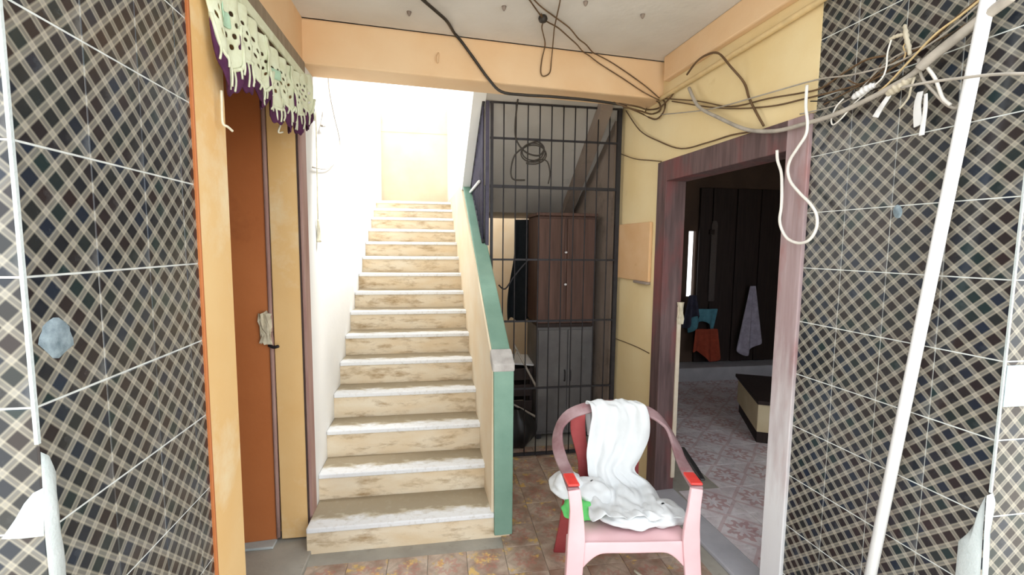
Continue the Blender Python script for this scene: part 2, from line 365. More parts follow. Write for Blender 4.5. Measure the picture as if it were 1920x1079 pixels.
bolt = tube('bolt', [(XL-.178, 2.49, 1.095), (XL-.15, 2.475, 1.088), (XL-.125, 2.47, 1.094)], .008, 'iron', d1, 8, 3)
box('door_sill', XL-.9, XL+.02, Y2, Y3+.10, -.01, .016, 'cement', d1, bev=.004)
box('sill_lip', XL-.40, XL-.18, Y3-.06, Y3+.01, .016, .030, 'plasterpatch', d1, bev=.004)
# the room behind the left doorway
box('side_room_wall', -2.6, XL-.16, Y3+.10, Y3+.2, -.01, CEIL, 'orange', wl)
box('side_room_end', -2.6, -2.5, Y0+.2, Y3+.10, -.01, CEIL, 'orange', wl)

# ------------------------------------------------------------------ stair walls, landing, beam
ws = empty('wall_stair', 'structure')
box('plaster', XL-.15, XL, Y3+.10, 5.95, -.01, 3.6, 'white', ws)
wb = empty('wall_back', 'structure')
box('plaster', XL-.15, .42, 5.95, 6.1, -.01, 3.3, 'backwall', wb)
box('plaster_ledge', XL, .19, 5.943, 5.95, 3.0, 3.012, 'backwall', wb)
bm_ = empty('ceiling_beam', 'structure')
b0, b1 = B0-BD*.15, B1+BD*.05; b2, b3 = b1-BN*.2, b0-BN*.2
prism('beam', [tuple(q[:2]) for q in (b0, b1, b2, b3)], BEAMZ, CEIL, 'beam', bm_, bev=.012)
prism('upper_wall', [tuple(q[:2]) for q in (b0, b1, b2, b3)], CEIL+.0, 3.6, 'white', bm_)
tube('wall_hook', [onB(822, 100, 0), onB(821, 104, .02), onB(820, 112, .022), onB(821, 118, .012)], .005, 'beam', bm_, 6, 3)

# stairs: nose line per step (Y, z) read from the left edge; the right edge follows the parapet
NOSE = [(2.385, .145), (2.655, .300), (2.868, .470), (3.082, .634), (3.295, .793), (3.506, .944), (3.718, 1.090), (3.930, 1.226), (4.140, 1.367), (4.352, 1.509), (4.556, 1.646), (4.755, 1.775), (4.970, 1.902), (5.168, 2.010), (5.375, 2.110)]
def xr(y): return .285-.0468*(y-2.385)
sta = empty('staircase', 'structure')
STEPS = []
for i, (y, z) in enumerate(NOSE):
    yn = NOSE[i+1][0] if i+1 < len(NOSE) else 5.95
    zp = NOSE[i-1][1] if i else 0
    st = STEPS.append(None) or hexa('step', [(XL, y+.014, -.005 if i == 0 else zp-.04), (xr(y)+.02, y+.014, -.005 if i == 0 else zp-.04), (xr(yn)+.02, yn+.03, -.005 if i == 0 else zp-.04), (XL, yn+.03, -.005 if i == 0 else zp-.04),
        (XL, y+.014, z-.028), (xr(y)+.02, y+.014, z-.028), (xr(yn)+.02, yn+.03, z-.028), (XL, yn+.03, z-.028)], 'riser', sta); STEPS[-1] = st
TT = NT('worn_tread'); _X, _Y, _Z = TT.xyz(TT.tc.outputs['Object'])
_f = TT.math('ADD', TT.math('MULTIPLY', _Y, 9.0), TT.math('MULTIPLY', TT.math('SUBTRACT', TT.noise(9, 6, stretch=(1, 2, 1)), .5), 1.6))
_c = TT.ramp(_f, [(.50, (.78, .79, .80)), (.85, (.50, .44, .33)), (1, (.34, .28, .19))])
_c = TT.mix(TT.ramp(TT.noise(30, 6, rough=.7), [(.52, 0.0), (.75, .55)]), _c, (.42, .37, .28))
MT['tread'] = TT.done(_c, .6)
for i, ((y, z), st) in enumerate(zip(NOSE, STEPS)):
    yn = NOSE[i+1][0]+.012 if i+1 < len(NOSE) else 5.95
    t = hexa('tread', [(XL+.001, 0, -.028), (xr(y)+.015, 0, -.028), (xr(yn)+.015, yn-y, -.028), (XL+.001, yn-y, -.028), (XL+.001, 0, 0), (xr(y)+.015, 0, 0), (xr(yn)+.015, yn-y, 0), (XL+.001, yn-y, 0)], 'tread', st, bev=.006)
    t.location = (0, y, z)
# parapet: cream inner wall with a green capping on top and on the front post
wp = empty('wall_parapet', 'structure')
PY = [2.376, 4.20]; PZ = lambda y: .975+.684*(y-2.376)
def pl_(y): return .292-.0466*(y-2.385)
def solid(name, ys, zlo, zhi, x0, x1, mat, parent, bev=0):
    v = []; f = []
    for y, a, b in zip(ys, zlo, zhi): v += [(x0(y), y, a), (x1(y), y, a), (x1(y), y, b), (x0(y), y, b)]
    n = len(ys)
    for i in range(n-1): f += [(4*i+c, 4*i+(c+1) % 4, 4*i+4+(c+1) % 4, 4*i+4+c) for c in range(4)]
    f += [(0, 1, 2, 3), (4*n-4, 4*n-3, 4*n-2, 4*n-1)]
    o = mesh(name, v, f, mat, parent)
    if bev: bevel(o, bev)
    return o
ys = [2.40, 3.2, 4.2, 5.95]
solid('parapet_masonry', ys, [-.01]*4, [min(PZ(y)-.008, 2.15) for y in ys], lambda y: pl_(y)-.006, lambda y: pl_(y)+.098, 'cream', wp)
solid('green_cap', [2.46, 3.3, 4.08], [PZ(y)-.02 for y in (2.46, 3.3, 4.08)], [PZ(y)+.004 for y in (2.46, 3.3, 4.08)], lambda y: pl_(y)+.004, lambda y: pl_(y)+.106, 'green', wp, .006)
hexa('green_post_face', [(pl_(2.38)+.008, 2.376, .02), (pl_(2.38)+.108, 2.376, .02), (pl_(2.38)+.108, 2.46, .02), (pl_(2.38)+.008, 2.402, .02),
     (pl_(2.38)-.002, 2.376, .955), (pl_(2.38)+.108, 2.376, .955), (pl_(2.38)+.108, 2.46, .955), (pl_(2.38)-.002, 2.402, .955)], 'green', wp, bev=.005)
solid('cement_knee', [2.372, 2.40, 2.47], [.945, .945, .99], [.99, 1.008, 1.052], lambda y: pl_(y)-.008, lambda y: pl_(y)+.112, 'patch', wp, .008)
# spine wall above the sloping soffit, the soffit slab of the upper flight, and the loft behind it
SF = lambda y: 2.64-.70*(y-3.33)
solid('upper_spine_wall', [2.9, 4.08, 5.95], [SF(2.9)-.0, 2.105, 2.10], [3.3]*3, lambda y: pl_(y)-.002, lambda y: pl_(y)+.09, 'white', ws)
slab = empty('stair_soffit', 'structure')
solid('sloping_slab', [3.02, 4.34, 5.30], [SF(3.02), SF(4.34), SF(4.34)], [SF(3.02)+.16, SF(4.34)+.16, SF(4.34)+.16], lambda y: pl_(y)+.05, lambda y: 1.36, 'greyplaster', slab)
solid('edge_band', [3.25, 4.40], [SF(3.25)-.10, SF(4.40)-.10], [SF(3.25)+.01, SF(4.40)+.01], lambda y: 1.16, lambda y: 1.25, 'sooty', slab)  # dark band along the right edge of the sloping slab

# ------------------------------------------------------------------ right wall
wr = empty('wall_right', 'structure')
hexa('pier_masonry', [RC+Vector((.0017, .0017, -.01)), R(-.97, -.0017, -.01), R(-.97, -.15, -.01), RC+Vector((.16, .2, -.01)), RC+Vector((.0017, .0017, CEIL)), R(-.97, -.0017, CEIL), R(-.97, -.15, CEIL), RC+Vector((.16, .2, CEIL))], 'grout', wr)
for a, b, c, d in ((RC.x+.008, 2.4, -.01, CEIL), (3.9, 5, -.01, CEIL), (2.4, 3.9, -.01, .8), (2.4, 3.9, 2.1, CEIL)):
    box('front_masonry', a, b, RC.y+.0017, RC.y+.2, c, d, 'grout', wr)      # leaves an unseen street window, added to let daylight onto the room floor
tiles(wr, R(SC, -.007, 0), -DR, [-.6719, -.505, -.337, -.169, 0], 1.541, (-7, 6), .986, CEIL)
tiles(wr, Vector((RC.x+.001, RC.y+.007, 0)), Vector((1, 0, 0)), [0, TW, 2*TW, 3*TW, 4*TW, 5*TW], 1.541, (-7, 6), .986, CEIL)
rbox('over_door_plaster', -.985, .18, -.15, .004, 2.155, CEIL, 'yellow', wr)
rbox('plaster', .17, .80, -.15, 0, -.01, CEIL, 'yellow', wr)
rbox('store_plaster', .80, 3.3, -.15, .03, -.01, CEIL, 'sooty', wr)
rbox('wall_beam', -.985, .10, 0, .045, 2.63, CEIL, 'beam', wr, bev=.008)
d2 = empty('door_2', 'structure')
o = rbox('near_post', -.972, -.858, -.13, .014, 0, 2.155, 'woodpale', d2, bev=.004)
rbox('far_post', .07, .178, -.125, .014, 0, 2.155, 'wood', d2, bev=.004)
rbox('head', -.858, .07, -.125, .014, 2.028, 2.155, 'wood', d2, bev=.004)
rbox('stop_strip', .058, .0705, -.125, -.098, .10, 1.24, 'palestrip', d2, bev=.003)
mesh('plaster_lump', [(v.x, v.y, v.z) for v in [R(.062+.018*math.cos(a)*(1+.3*math.sin(3*a+j)), -.118-.020*math.sin(a)*(1+.3*math.sin(2*j)), 1.13+.035*j) for j in range(5) for a in [k*math.pi/4 for k in range(8)]]],
     [(j*8+k, j*8+(k+1) % 8, j*8+8+(k+1) % 8, j*8+8+k) for j in range(4) for k in range(8)]+[tuple(range(8)), tuple(range(32, 40))], 'oldcream', d2)
rbox('threshold', -.87, .18, -.13, .03, -.006, .018, 'curb', d2, bev=.006)

# dim room behind the right doorway
floorcells('roomfloor', 1.575, 4.575, 1.2, 5.1, .3, .0015, ok=lambda x, y: x-.15 > 1.62 or 1.7 < y < 2.6)
wd = empty('wall_room', 'structure')
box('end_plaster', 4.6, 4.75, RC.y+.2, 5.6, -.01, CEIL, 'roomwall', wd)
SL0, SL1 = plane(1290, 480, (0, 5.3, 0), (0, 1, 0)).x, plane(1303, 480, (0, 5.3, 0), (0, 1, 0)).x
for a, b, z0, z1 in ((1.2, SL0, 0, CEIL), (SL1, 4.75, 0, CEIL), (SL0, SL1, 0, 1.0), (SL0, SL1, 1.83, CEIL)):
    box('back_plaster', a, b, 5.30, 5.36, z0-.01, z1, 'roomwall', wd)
box('curb', 2.2, 4.6, 5.0, 5.30, -.006, .165, 'curb', wd, bev=.012)
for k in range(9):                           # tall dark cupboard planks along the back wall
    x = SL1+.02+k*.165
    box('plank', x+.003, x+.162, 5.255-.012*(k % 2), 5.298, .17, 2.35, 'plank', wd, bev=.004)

# ------------------------------------------------------------------ iron grille gate and side grille
GY = 3.33
g = tag(empty('grille_gate', loc=(0, 0, 0)), 'tall black iron bar grille closing off the store under the stairs', 'grille')
box('post', .340, .364, GY-.013, GY+.013, 1.62, 2.636, 'ironp', g)
box('post', 1.322, 1.352, GY-.014, GY+.014, 0, 2.636, 'iron', g)
box('post', .374, .394, GY-.010, GY+.010, 0, 2.636, 'iron', g)
for z, t in ((2.632, .006), (2.385, .007), (2.045, .011), (1.517, .007), (1.057, .007), (.54, .007), (.022, .012)):
    box('rail', .37, 1.335, GY-.006, GY+.006, z-t, z+t, 'iron', g)
for k in range(10):
    x = .468+k*.0878
    tube('bar', [(x, GY-.009, .02), (x+.002*math.sin(k*3), GY-.009, 1.3), (x, GY-.009, 2.634)], .0045, 'iron', g, 6, 2)
tube('brace_bar', [(.44, GY+.004, 1.33), (.49, GY+.004, 1.30), (.56, GY+.004, 1.40), (.66, GY+.004, 1.517)], .006, 'iron', g, 6, 4)
sg = tag(empty('side_grille'), 'dark iron bar screen rising from the green stair capping to the soffit', 'grille')
for k in range(11):
    y = GY+.03+k*.068; x = pl_(y)+.075
    tube('bar', [(x, y, PZ(y)), (x, y, SF(y))], .008, 'ironp', sg, 6, 1)
tube('top_rail', [(pl_(y)+.075, y, SF(y)-.008) for y in (GY, 3.7, 4.06)], .010, 'iron', sg, 6, 1)
tube('bottom_rail', [(pl_(y)+.075, y, PZ(y)+.012) for y in (GY, 3.7, 4.06)], .010, 'iron', sg, 6, 1)
hexa('backing_sheet', [(pl_(GY)+.088, GY, PZ(GY)), (pl_(GY)+.092, GY, PZ(GY)), (pl_(3.95)+.092, 3.95, PZ(3.95)), (pl_(3.95)+.088, 3.95, PZ(3.95)),
      (pl_(GY)+.088, GY, 2.05), (pl_(GY)+.092, GY, 2.05), (pl_(3.95)+.092, 3.95, 2.07), (pl_(3.95)+.088, 3.95, 2.07)], 'iron', sg)
tag(tube('white_rod', [(pl_(3.95)+.055, 3.95, PZ(3.95)+.016), (pl_(3.5)+.06, 3.40, 2.085)], .011, 'tape', None, 8, 1), 'short white rod poking through the dark side grille', 'rod')

# ------------------------------------------------------------------ the store behind the grille
wy = empty('wall_store', 'structure')
box('store_yellow_plaster', .42, 2.2, 5.95, 6.1, -.01, 2.6, 'cream', wy)
c = tag(empty('wall_cabinet'), 'brown wooden cabinet with two doors stacked on a grey steel cupboard', 'cabinet')
box('body', .79, 1.27, 3.62, 4.0, .985, 1.86, 'cabinet', c, bev=.006)
box('door', .80, 1.01, 3.603, 3.62, 1.01, 1.84, 'cabinet', c, bev=.004)
box('door', 1.035, 1.265, 3.60, 3.62, 1.01, 1.84, 'cabinet', c, bev=.004)
box('cornice', .775, 1.285, 3.59, 4.01, 1.86, 1.885, 'cabinet', c, bev=.004)
box('plinth', .80, 1.26, 3.61, 4.0, .955, .985, 'plank', c, bev=.004)
for z in (1.30, 1.56): lathe('knob', [(.004, 0), (.011, .004), (.012, .012), (.004, .018)], (1.022, 3.592, z), 'board', c, 10)
c = tag(empty('steel_cupboard'), 'dull dark grey steel cupboard standing under the brown cabinet', 'cupboard')
box('body', .80, 1.28, 3.63, 4.05, .04, .955, 'steel', c, bev=.006)
for a, b in ((.81, 1.055), (1.062, 1.275)): box('door', a, b, 3.617, 3.63, .07, .93, 'steel', c, bev=.004)
for x in (1.035, 1.082): tube('handle', [(x, 3.617, .50), (x, 3.60, .51), (x, 3.60, .58), (x, 3.617, .59)], .006, 'iron', c, 6, 3)
for x in (.83, 1.25):
    for y in (3.66, 4.02): box('foot', x-.02, x+.02, y-.02, y+.02, 0, .04, 'iron', c)
def jk(u, v):
    y = 4.15+.05*math.sin(u*9)*(.4+v); wd = .11+.05*v
    return (.80+(u-.5)*2*wd+.02*math.sin(v*6), y, 1.86-.92*v-.10*v*abs(u-.35)+.03*math.sin(u*14)*v)
tag(grid('hanging_jacket', 18, 14, jk, 'jacket', None, .012), 'dark limp jacket hanging beside the brown cabinet', 'jacket')
tag(hexa('laminate_board', [(.47, 3.86, .60), (.80, 3.74, .60), (.80, 4.02, .62), (.47, 4.10, .62), (.47, 3.86, .615), (.80, 3.74, .615), (.80, 4.02, .635), (.47, 4.10, .635)], 'board', bev=.003), 'white laminate board lying on a dark crate behind the grille', 'board')
cr = tag(empty('store_crate'), 'dark slatted crate under the white laminate board', 'crate')
for z in (.06, .20, .34, .48):
    box('slat', .48, .79, 3.74, 3.755, z, z+.10, 'plank', cr, bev=.003); box('slat', .48, .79, 4.045, 4.06, z, z+.10, 'plank', cr, bev=.003)
for x in (.48, .77):
    for y in (3.756, 4.02): box('corner_post', x, x+.025, y, y+.025, 0, .60, 'plank', cr)
for k, (a, b, l) in enumerate([((.50, 3.72, .40), (.64, 3.66, .75), 'pale rod leaning over the white board behind the grille'), ((.62, 3.70, .80), (.80, 3.60, .45), 'pale rod slanting down against the steel cupboard'), ((.50, 3.69, .36), (.80, 3.62, .20), 'pale rod lying low across the slatted crate')]):
    tag(tube('scrap_rod', [a, b], .009, 'greywire', None, 8, 1), l, 'rod')
def bagf(u, v):
    a = u*2*math.pi; r = .12*math.sin(math.pi*min(.97, .12+v*.88))**.6*(1+.14*math.sin(5*a+3*v)); return (.62+r*1.2*math.cos(a), 3.50+r*.8*math.sin(a), .02+.30*v)
tag(grid('scrap_bag', 20, 10, bagf, 'bag', None, 0), 'black plastic bag slumped on the floor just behind the grille', 'bag')

# peach meter board on the right wall
mb = tag(empty('meter_board'), 'blank peach wooden board fixed on the yellow wall beside the grille', 'board')
rbox('panel', .235, .70, .001, .022, 1.385, 1.785, 'ply', mb, bev=.004)
rbox('bottom_shade_strip', .24, .42, .001, .035, 1.368, 1.386, 'sooty', mb, bev=.003)  # dark strip standing in for the shadow under the board

# ------------------------------------------------------------------ things in the dim room
b = tag(empty('low_box'), 'low yellow box with a dark top on the patterned room floor', 'box')
prism('body', [(2.60, 3.30), (3.30, 2.95), (3.56, 3.72), (2.93, 4.02)], .10, .34, 'boxyellow', b, bev=.006)
prism('base', [(2.62, 3.32), (3.30, 2.98), (3.54, 3.71), (2.94, 4.0)], 0, .10, 'plank', b)
prism('top', [(2.58, 3.28), (3.31, 2.92), (3.58, 3.73), (2.92, 4.05)], .34, .372, 'plank', b, bev=.005)
def hang(name, cx, cy, z0, z1, w0, w1, mat, label, cat, ph=0):
    def fn(u, v): return (cx+(u-.5)*(w0+(w1-w0)*v), cy+.035*math.sin(u*13+ph)*(.3+v), z1-(z1-z0)*v-(.08*math.sin(u*5+ph)*v))
    return tag(grid(name, 16, 12, fn, mat, None, .008), label, cat)
hang('hanging_cloth', 3.88, 5.14, .34, 1.15, .07, .36, 'lilac', 'lilac white cloth hanging against the dark planks in the room', 'cloth')
hang('hanging_towel', 3.24, 5.18, .62, .86, .42, .34, 'bluecloth', 'blue green towel slung low at the back of the dim room', 'towel', 2)
hang('red_bundle', 3.26, 5.12, .27, .62, .30, .38, 'redcloth', 'dull red cloth draped on the grey curb in the room', 'cloth', 4)
hang('navy_bundle', 3.02, 5.04, .72, 1.05, .10, .22, 'navy', 'navy cloth hanging under the bright slit window', 'cloth', 1)
mi = tag(empty('wall_mirror'), 'narrow grey mirror with a rounded top on the dark planks', 'mirror')
pts = [(3.335, .95), (3.415, .95)]+[(3.375+.04*math.cos(a), 1.90+.05*math.sin(a)) for a in [k*math.pi/8 for k in range(9)]]
v = [(x, 5.238, z) for x, z in pts]+[(x, 5.225, z) for x, z in pts]; n = len(pts)
mesh('glass', v, [tuple(range(n)), tuple(range(n, 2*n))]+[(i, (i+1) % n, n+(i+1) % n, n+i) for i in range(n)], 'greymirror', mi)
box('clip', 3.31, 3.37, 5.215, 5.24, 1.78, 1.84, 'plank', mi)

# ------------------------------------------------------------------ marks and scraps on the tiles
def scab(name, pts, to3d, nrm, th, mat, label, cat, parent=None):
    """irregular thin lump of plaster: outline points, thickened along nrm, with a raised middle"""
    P = [to3d(*q) for q in pts]; n = len(P); c = sum(P, Vector())/n; N = Vector(nrm)
    Q = [p+(c-p)*.12+N*th*(.7+.3*random.random()) for p in P]
    v = P+Q+[c+N*th*1.3]; f = [(i, (i+1) % n, n+(i+1) % n, n+i) for i in range(n)]+[(n+i, n+(i+1) % n, 2*n) for i in range(n)]
    o = mesh(name, v, f, mat, parent, True)
    return tag(o, label, cat) if label else o
pp = tag(empty('plaster_patch'), 'torn white plaster patch on the corner of the left tiled wall', 'plaster')
scab('side_face', [(76, 848), (92, 855), (101, 875), (103, 915), (109, 960), (111, 1005), (118, 1030), (121, 1060), (124, 1110), (95, 1110), (84, 1000), (80, 920)], lambda x, y: plane(x, y, (XL, 0, 0), (1, 0, 0)), (1, 0, 0), .004, 'plasterpatch', None, None, pp)
scab('front_face', [(82, 915), (62, 925), (45, 945), (28, 975), (2, 1012), (40, 1011), (83, 1006)], lambda x, y: plane(x, y, (0, Y0, 0), (0, 1, 0)), (0, -1, 0), .004, 'plasterpatch', None, None, pp)
pp = tag(empty('plaster_patch'), 'ragged white plaster patch at the corner of the right tiled wall', 'plaster')
scab('side_face', [(1848, 930), (1838, 950), (1832, 975), (1815, 1000), (1797, 1015), (1793, 1060), (1788, 1110), (1836, 1110), (1843, 1000)], lambda x, y: onR(x, y, 0), NR, .005, 'plasterpatch', None, None, pp)
scab('front_face', [(1850, 930), (1862, 925), (1866, 938), (1858, 955), (1850, 970), (1853, 1040), (1848, 1110), (1840, 1110), (1845, 1000)], lambda x, y: plane(x, y, (0, RC.y, 0), (0, 1, 0)), (0, -1, 0), .004, 'plasterpatch', None, None, pp)
box('corner_bead', RC.x-.003, RC.x+.003, RC.y-.003, RC.y+.002, .95, CEIL, 'plasterpatch', wr)
scab('glue_smear', [(105+32*math.cos(a)*(1+.12*math.sin(5*a)), 634+36*math.sin(a)*(1+.1*math.cos(4*a))) for a in [k*math.pi/9 for k in range(18)]], lambda x, y: plane(x, y, (XL, 0, 0), (1, 0, 0)), (1, 0, 0), .0022, 'smear', 'round grey glue smear with a pale centre on the left plaid tiles', 'smear')
scab('glue_dab', [(1683+9*math.cos(a), 397+13*math.sin(a)) for a in [k*math.pi/6 for k in range(12)]], lambda x, y: onR(x, y, 0), NR, .002, 'smear', 'small pale glue dab on a joint of the right plaid tiles', 'smear')
p = plane(1888, 686, (0, RC.y, 0), (0, 1, 0))
stk = box('sticker', p.x, p.x+.075, RC.y-.003, RC.y+.0005, p.z-.115, p.z, 'sticker', bev=.001)
tag(stk, 'blank pale blue sticker on the front face of the right pier', 'sticker')

# ------------------------------------------------------------------ white pole leaning by the right wall
def onQ(px, py): return onR(px, py, .055)
pa, pb = onQ(1852, 0), onQ(1632, 1079); dd = (pb-pa); t0 = -pa.z/dd.z
foot = pa+dd*t0; topp = pa-dd*(.40)
tag(tube('white_pole', [foot+Vector((0, 0, .002)), topp], .0165, 'pvc', None, 16, 1), 'long white plastic pole leaning along the right tiled wall', 'pole')

# ------------------------------------------------------------------ cables (traced, each resting on the surface it runs along)
def cab(name, pts, on, r, mat, label, cat='cable', wob=.004, n=6):
    P = []
    for k, q in enumerate(pts):
        fn = q[2] if len(q) > 2 else on
        nn = (q[3] if len(q) > 3 else .012+r)+wob*math.sin(k*2.1)
        P.append(fn(q[0], q[1], nn))
    return tag(tube(name, P, r, mat, None, n, 5), label, cat)
cab('ceiling_cable', [(786, -6, onC), (822, 25, onC), (838, 40, onC, .025), (852, 62, onB, .035), (866, 79), (890, 112), (916, 148), (940, 172), (981, 178), (1030, 181), (1088, 186), (1130, 191), (1175, 198)], onB, .008, 'cable', 'thick black cable crossing the ceiling and running under the peach beam', wob=.002)
cab('beam_wire', [(998, -4, onC), (1015, 13, onC), (1039, 31, onC), (1067, 52, onC), (1085, 73, onC, .035), (1099, 84, onC, .040), (1111, 98, onB, .050), (1122, 104, onB, .03), (1151, 120), (1203, 156), (1236, 184)], onB, .0035, 'brownwire', 'upper of two brown wires slanting over the beam to the corner', 'wire')
cab('beam_wire', [(990, -4, onC), (1020, 36, onC), (1046, 52, onC), (1070, 73, onC, .035), (1082, 84, onC, .040), (1093, 97, onB, .050), (1104, 104, onB, .03), (1125, 120), (1166, 146), (1205, 172), (1236, 188)], onB, .0035, 'brownwire', 'lower of two brown wires slanting over the beam to the corner', 'wire')
cab('looped_wire', [(1015, 26, onC), (1018, 40, onC), (1016, 52, onC, .03), (1019, 66, onC, .035), (1022, 84, onB, .045), (1016, 112), (1014, 135), (1019, 143), (1031, 136), (1034, 112), (1036, 91, onB, .045), (1038, 68, onC, .035), (1040, 49, onC, .03), (1049, 8, onC), (1051, -6, onC)], onB, .0035, 'brownwire', 'brown wire hanging in a narrow loop against the beam', 'wire')
k_ = onC(1018, 37, .02)
tag(lathe('ceiling_fixing', [(.006, .02), (.020, .016), (.024, .004), (.018, -.010), (.006, -.016)], k_, 'cable', None, 12), 'round black fixing holding the wires on the ceiling', 'fixing')
for k, (pts, l) in enumerate([([(1150, 192, onB), (1185, 205, onB), (1205, 214, onR), (1228, 224, onR), (1243, 212, onR), (1247, 195, onR), (1240, 184, onR)], 'lowest dark wire curl bunched in the corner under the beam'),
        ([(1160, 194, onB), (1195, 200, onB), (1215, 206, onR), (1236, 202, onR), (1256, 184, onR), (1262, 176, onR)], 'middle dark wire curl bunched in the corner under the beam'),
        ([(1168, 200, onB), (1200, 208, onB), (1222, 214, onR), (1238, 206, onR), (1233, 190, onR), (1216, 196, onR), (1210, 210, onR)], 'tight dark wire curl bunched in the corner under the beam')]):
    cab('wire_curl', pts, onR, .005, 'brownwire', l, 'wire', .008)
cab('wall_conduit', [(1236, 187), (1300, 148), (1380, 99), (1460, 50), (1545, -3), (1580, -26)], onR, .013, 'conduit', 'cream painted conduit running along the top of the yellow wall', 'conduit', 0, 10)
cab('trunk_cable', [(1292, 165), (1310, 200), (1350, 222), (1390, 240), (1420, 246), (1460, 245), (1510, 232), (1560, 217), (1610, 195), (1665, 167), (1710, 140), (1745, 110), (1810, 60), (1870, 15), (1900, -6)], lambda x, y, n: onR(x, y, n+.02), .009, 'greywire', 'thick grey cable sagging past the door head and over the right tiles', wob=.003, n=8)
cab('trunk_sleeve', [(1724, 128), (1745, 109), (1810, 58), (1872, 12), (1896, -6)], lambda x, y, n: onR(x, y, n+.028), .014, 'greywire', 'fat pale grey sleeve around the cable near the white pole', 'sleeve', 0, 10)
cab('arched_cable', [(1288, 140, onR, .055), (1306, 116, onR, .062), (1325, 103, onR, .062), (1347, 100, onR, .062), (1370, 125, onR, .055), (1395, 155), (1405, 185), (1420, 215), (1432, 236)], onR, .0055, 'brownwire', 'brown cable arching from the conduit down to the door head')
cab('slack_wire', [(1245, 185), (1310, 190), (1370, 200), (1440, 185), (1500, 175), (1540, 165), (1585, 135), (1625, 112), (1660, 105)], onR, .0035, 'brownwire', 'upper slack brown wire over the yellow wall above the door', 'wire')
cab('slack_wire', [(1260, 190), (1350, 203), (1440, 200), (1510, 185), (1590, 165), (1640, 148), (1735, 85), (1785, 40), (1838, -4)], onR, .0035, 'brownwire', 'longer slack brown wire running on over the tiles to the pole', 'wire')
cab('slack_wire', [(1240, 215), (1330, 205), (1430, 178), (1530, 150), (1600, 140), (1680, 118), (1745, 82), (1800, 40), (1850, -6)], lambda x, y, n: onR(x, y, n+.012), .003, 'greywire', 'thin grey wire rising straight over the tiles to the pole', 'wire')
cab('slack_wire', [(1560, 214), (1640, 178), (1700, 120), (1752, 66), (1800, 30), (1842, -4)], lambda x, y, n: onR(x, y, n+.016), .0035, 'conduit', 'ochre wire branching off beside the taped joint', 'wire')
cab('door_wire', [(1174, 208), (1200, 245), (1235, 265), (1277, 279), (1325, 268), (1370, 254), (1410, 247)], onR, .004, 'brownwire', 'brown wire dipping from the corner and following the door head', 'wire')
cab('grille_wire', [(1160, 287), (1190, 298), (1220, 301), (1240, 303)], onR, .0035, 'brownwire', 'short brown wire from the grille to the door frame corner', 'wire')
cab('white_loop_cable', [(1513, 160), (1511, 200), (1514, 229), (1511, 253), (1496, 277), (1482, 299), (1477, 320), (1483, 342), (1501, 364), (1518, 381), (1530, 400), (1532, 422), (1525, 441), (1513, 453), (1496, 456), (1477, 448), (1466, 431), (1462, 412), (1465, 388), (1466, 357), (1465, 325), (1458, 301), (1457, 282)], lambda x, y, n: onR(x, y, n+.035), .006, 'whitewire', 'white cable hanging in a long loop in front of the door post', wob=.001, n=10)
cab('pole_wire', [(1690, 165), (1711, 160), (1750, 153), (1806, 146), (1861, 140), (1930, 138)], lambda x, y, n: onR(x, y, n+.07), .004, 'greywire', 'grey wire running level from the taped joint past the white pole', 'wire')
cab('curly_wire', [(1722, 111), (1724, 130), (1731, 150), (1750, 172), (1772, 194), (1790, 203), (1806, 198)], lambda x, y, n: onR(x, y, n+.02), .0045, 'greywire', 'grey wire curling below the sleeve end toward the pole', 'wire')
cab('curly_wire', [(1735, 122), (1752, 145), (1760, 165), (1768, 185), (1782, 197)], lambda x, y, n: onR(x, y, n+.024), .005, 'whitewire', 'stubby pale wire end bending down from the sleeve', 'wire')
cab('loose_wire', [(1672, 72), (1664, 100), (1662, 125), (1655, 145), (1640, 160), (1620, 178), (1600, 196), (1578, 222), (1562, 234), (1559, 222), (1568, 200), (1582, 185)], lambda x, y, n: onR(x, y, n+.02), .0028, 'whitewire', 'pale loose wire hooking down below the terminal', 'wire')
cab('loose_wire', [(1715, 145), (1708, 165), (1704, 182), (1694, 196), (1686, 204)], lambda x, y, n: onR(x, y, n+.03), .0035, 'beige', 'short beige wire tail under the taped joint', 'wire')
def blob(name, pts, th, mat, label, cat, off=.03):
    return scab(name, pts, lambda x, y: onR(x, y, off), NR, th, mat, label, cat)
def flag(name, pts, w0, w1, label, off=.034):
    P = [onR(x, y, off+.004*math.sin(k*2)) for k, (x, y) in enumerate(pts)]
    o = strip(name, P, [w0+(w1-w0)*k/(len(P)-1) for k in range(len(P))], .004, 'tape', None, NR, 4, .001); return tag(o, label, 'tape')
flag('tape_tag', [(1668, 178), (1657, 194), (1648, 208), (1641, 220)], .014, .021, 'short slanting white tape tag hanging from the taped joint')
flag('tape_tag', [(1726, 172), (1721, 192), (1720, 214), (1722, 236)], .016, .026, 'broad white tape tag hanging below the taped joint')
flag('tape_tag', [(1736, 176), (1735, 205), (1731, 232), (1728, 254)], .009, .015, 'long narrow white tape tag hanging below the sleeve', .046)
def joint(pts, r, mat, label, seed, off=.036):
    C = catmull([onR(x, y, off) for x, y in pts], 5); n = len(C); v = []; f = []; m = 10
    for i, p in enumerate(C):
        T = (C[min(i+1, n-1)]-C[max(i-1, 0)]).normalized(); B = T.cross(NR).normalized()
        q = r*(.45+.55*math.sin(math.pi*i/(n-1))**.5)*(1+.16*math.sin(i*1.9+seed))
        v += [p+(NR*math.cos(2*math.pi*k/m)+B*math.sin(2*math.pi*k/m))*q*(1+.10*math.sin(3*k+i)) for k in range(m)]
    for i in range(n-1): f += [(i*m+k, i*m+(k+1) % m, (i+1)*m+(k+1) % m, (i+1)*m+k) for k in range(m)]
    o = mesh('taped_joint', v, f+[tuple(range(m)), tuple(range((n-1)*m, n*m))], mat, None, True); return tag(o, label, 'joint')
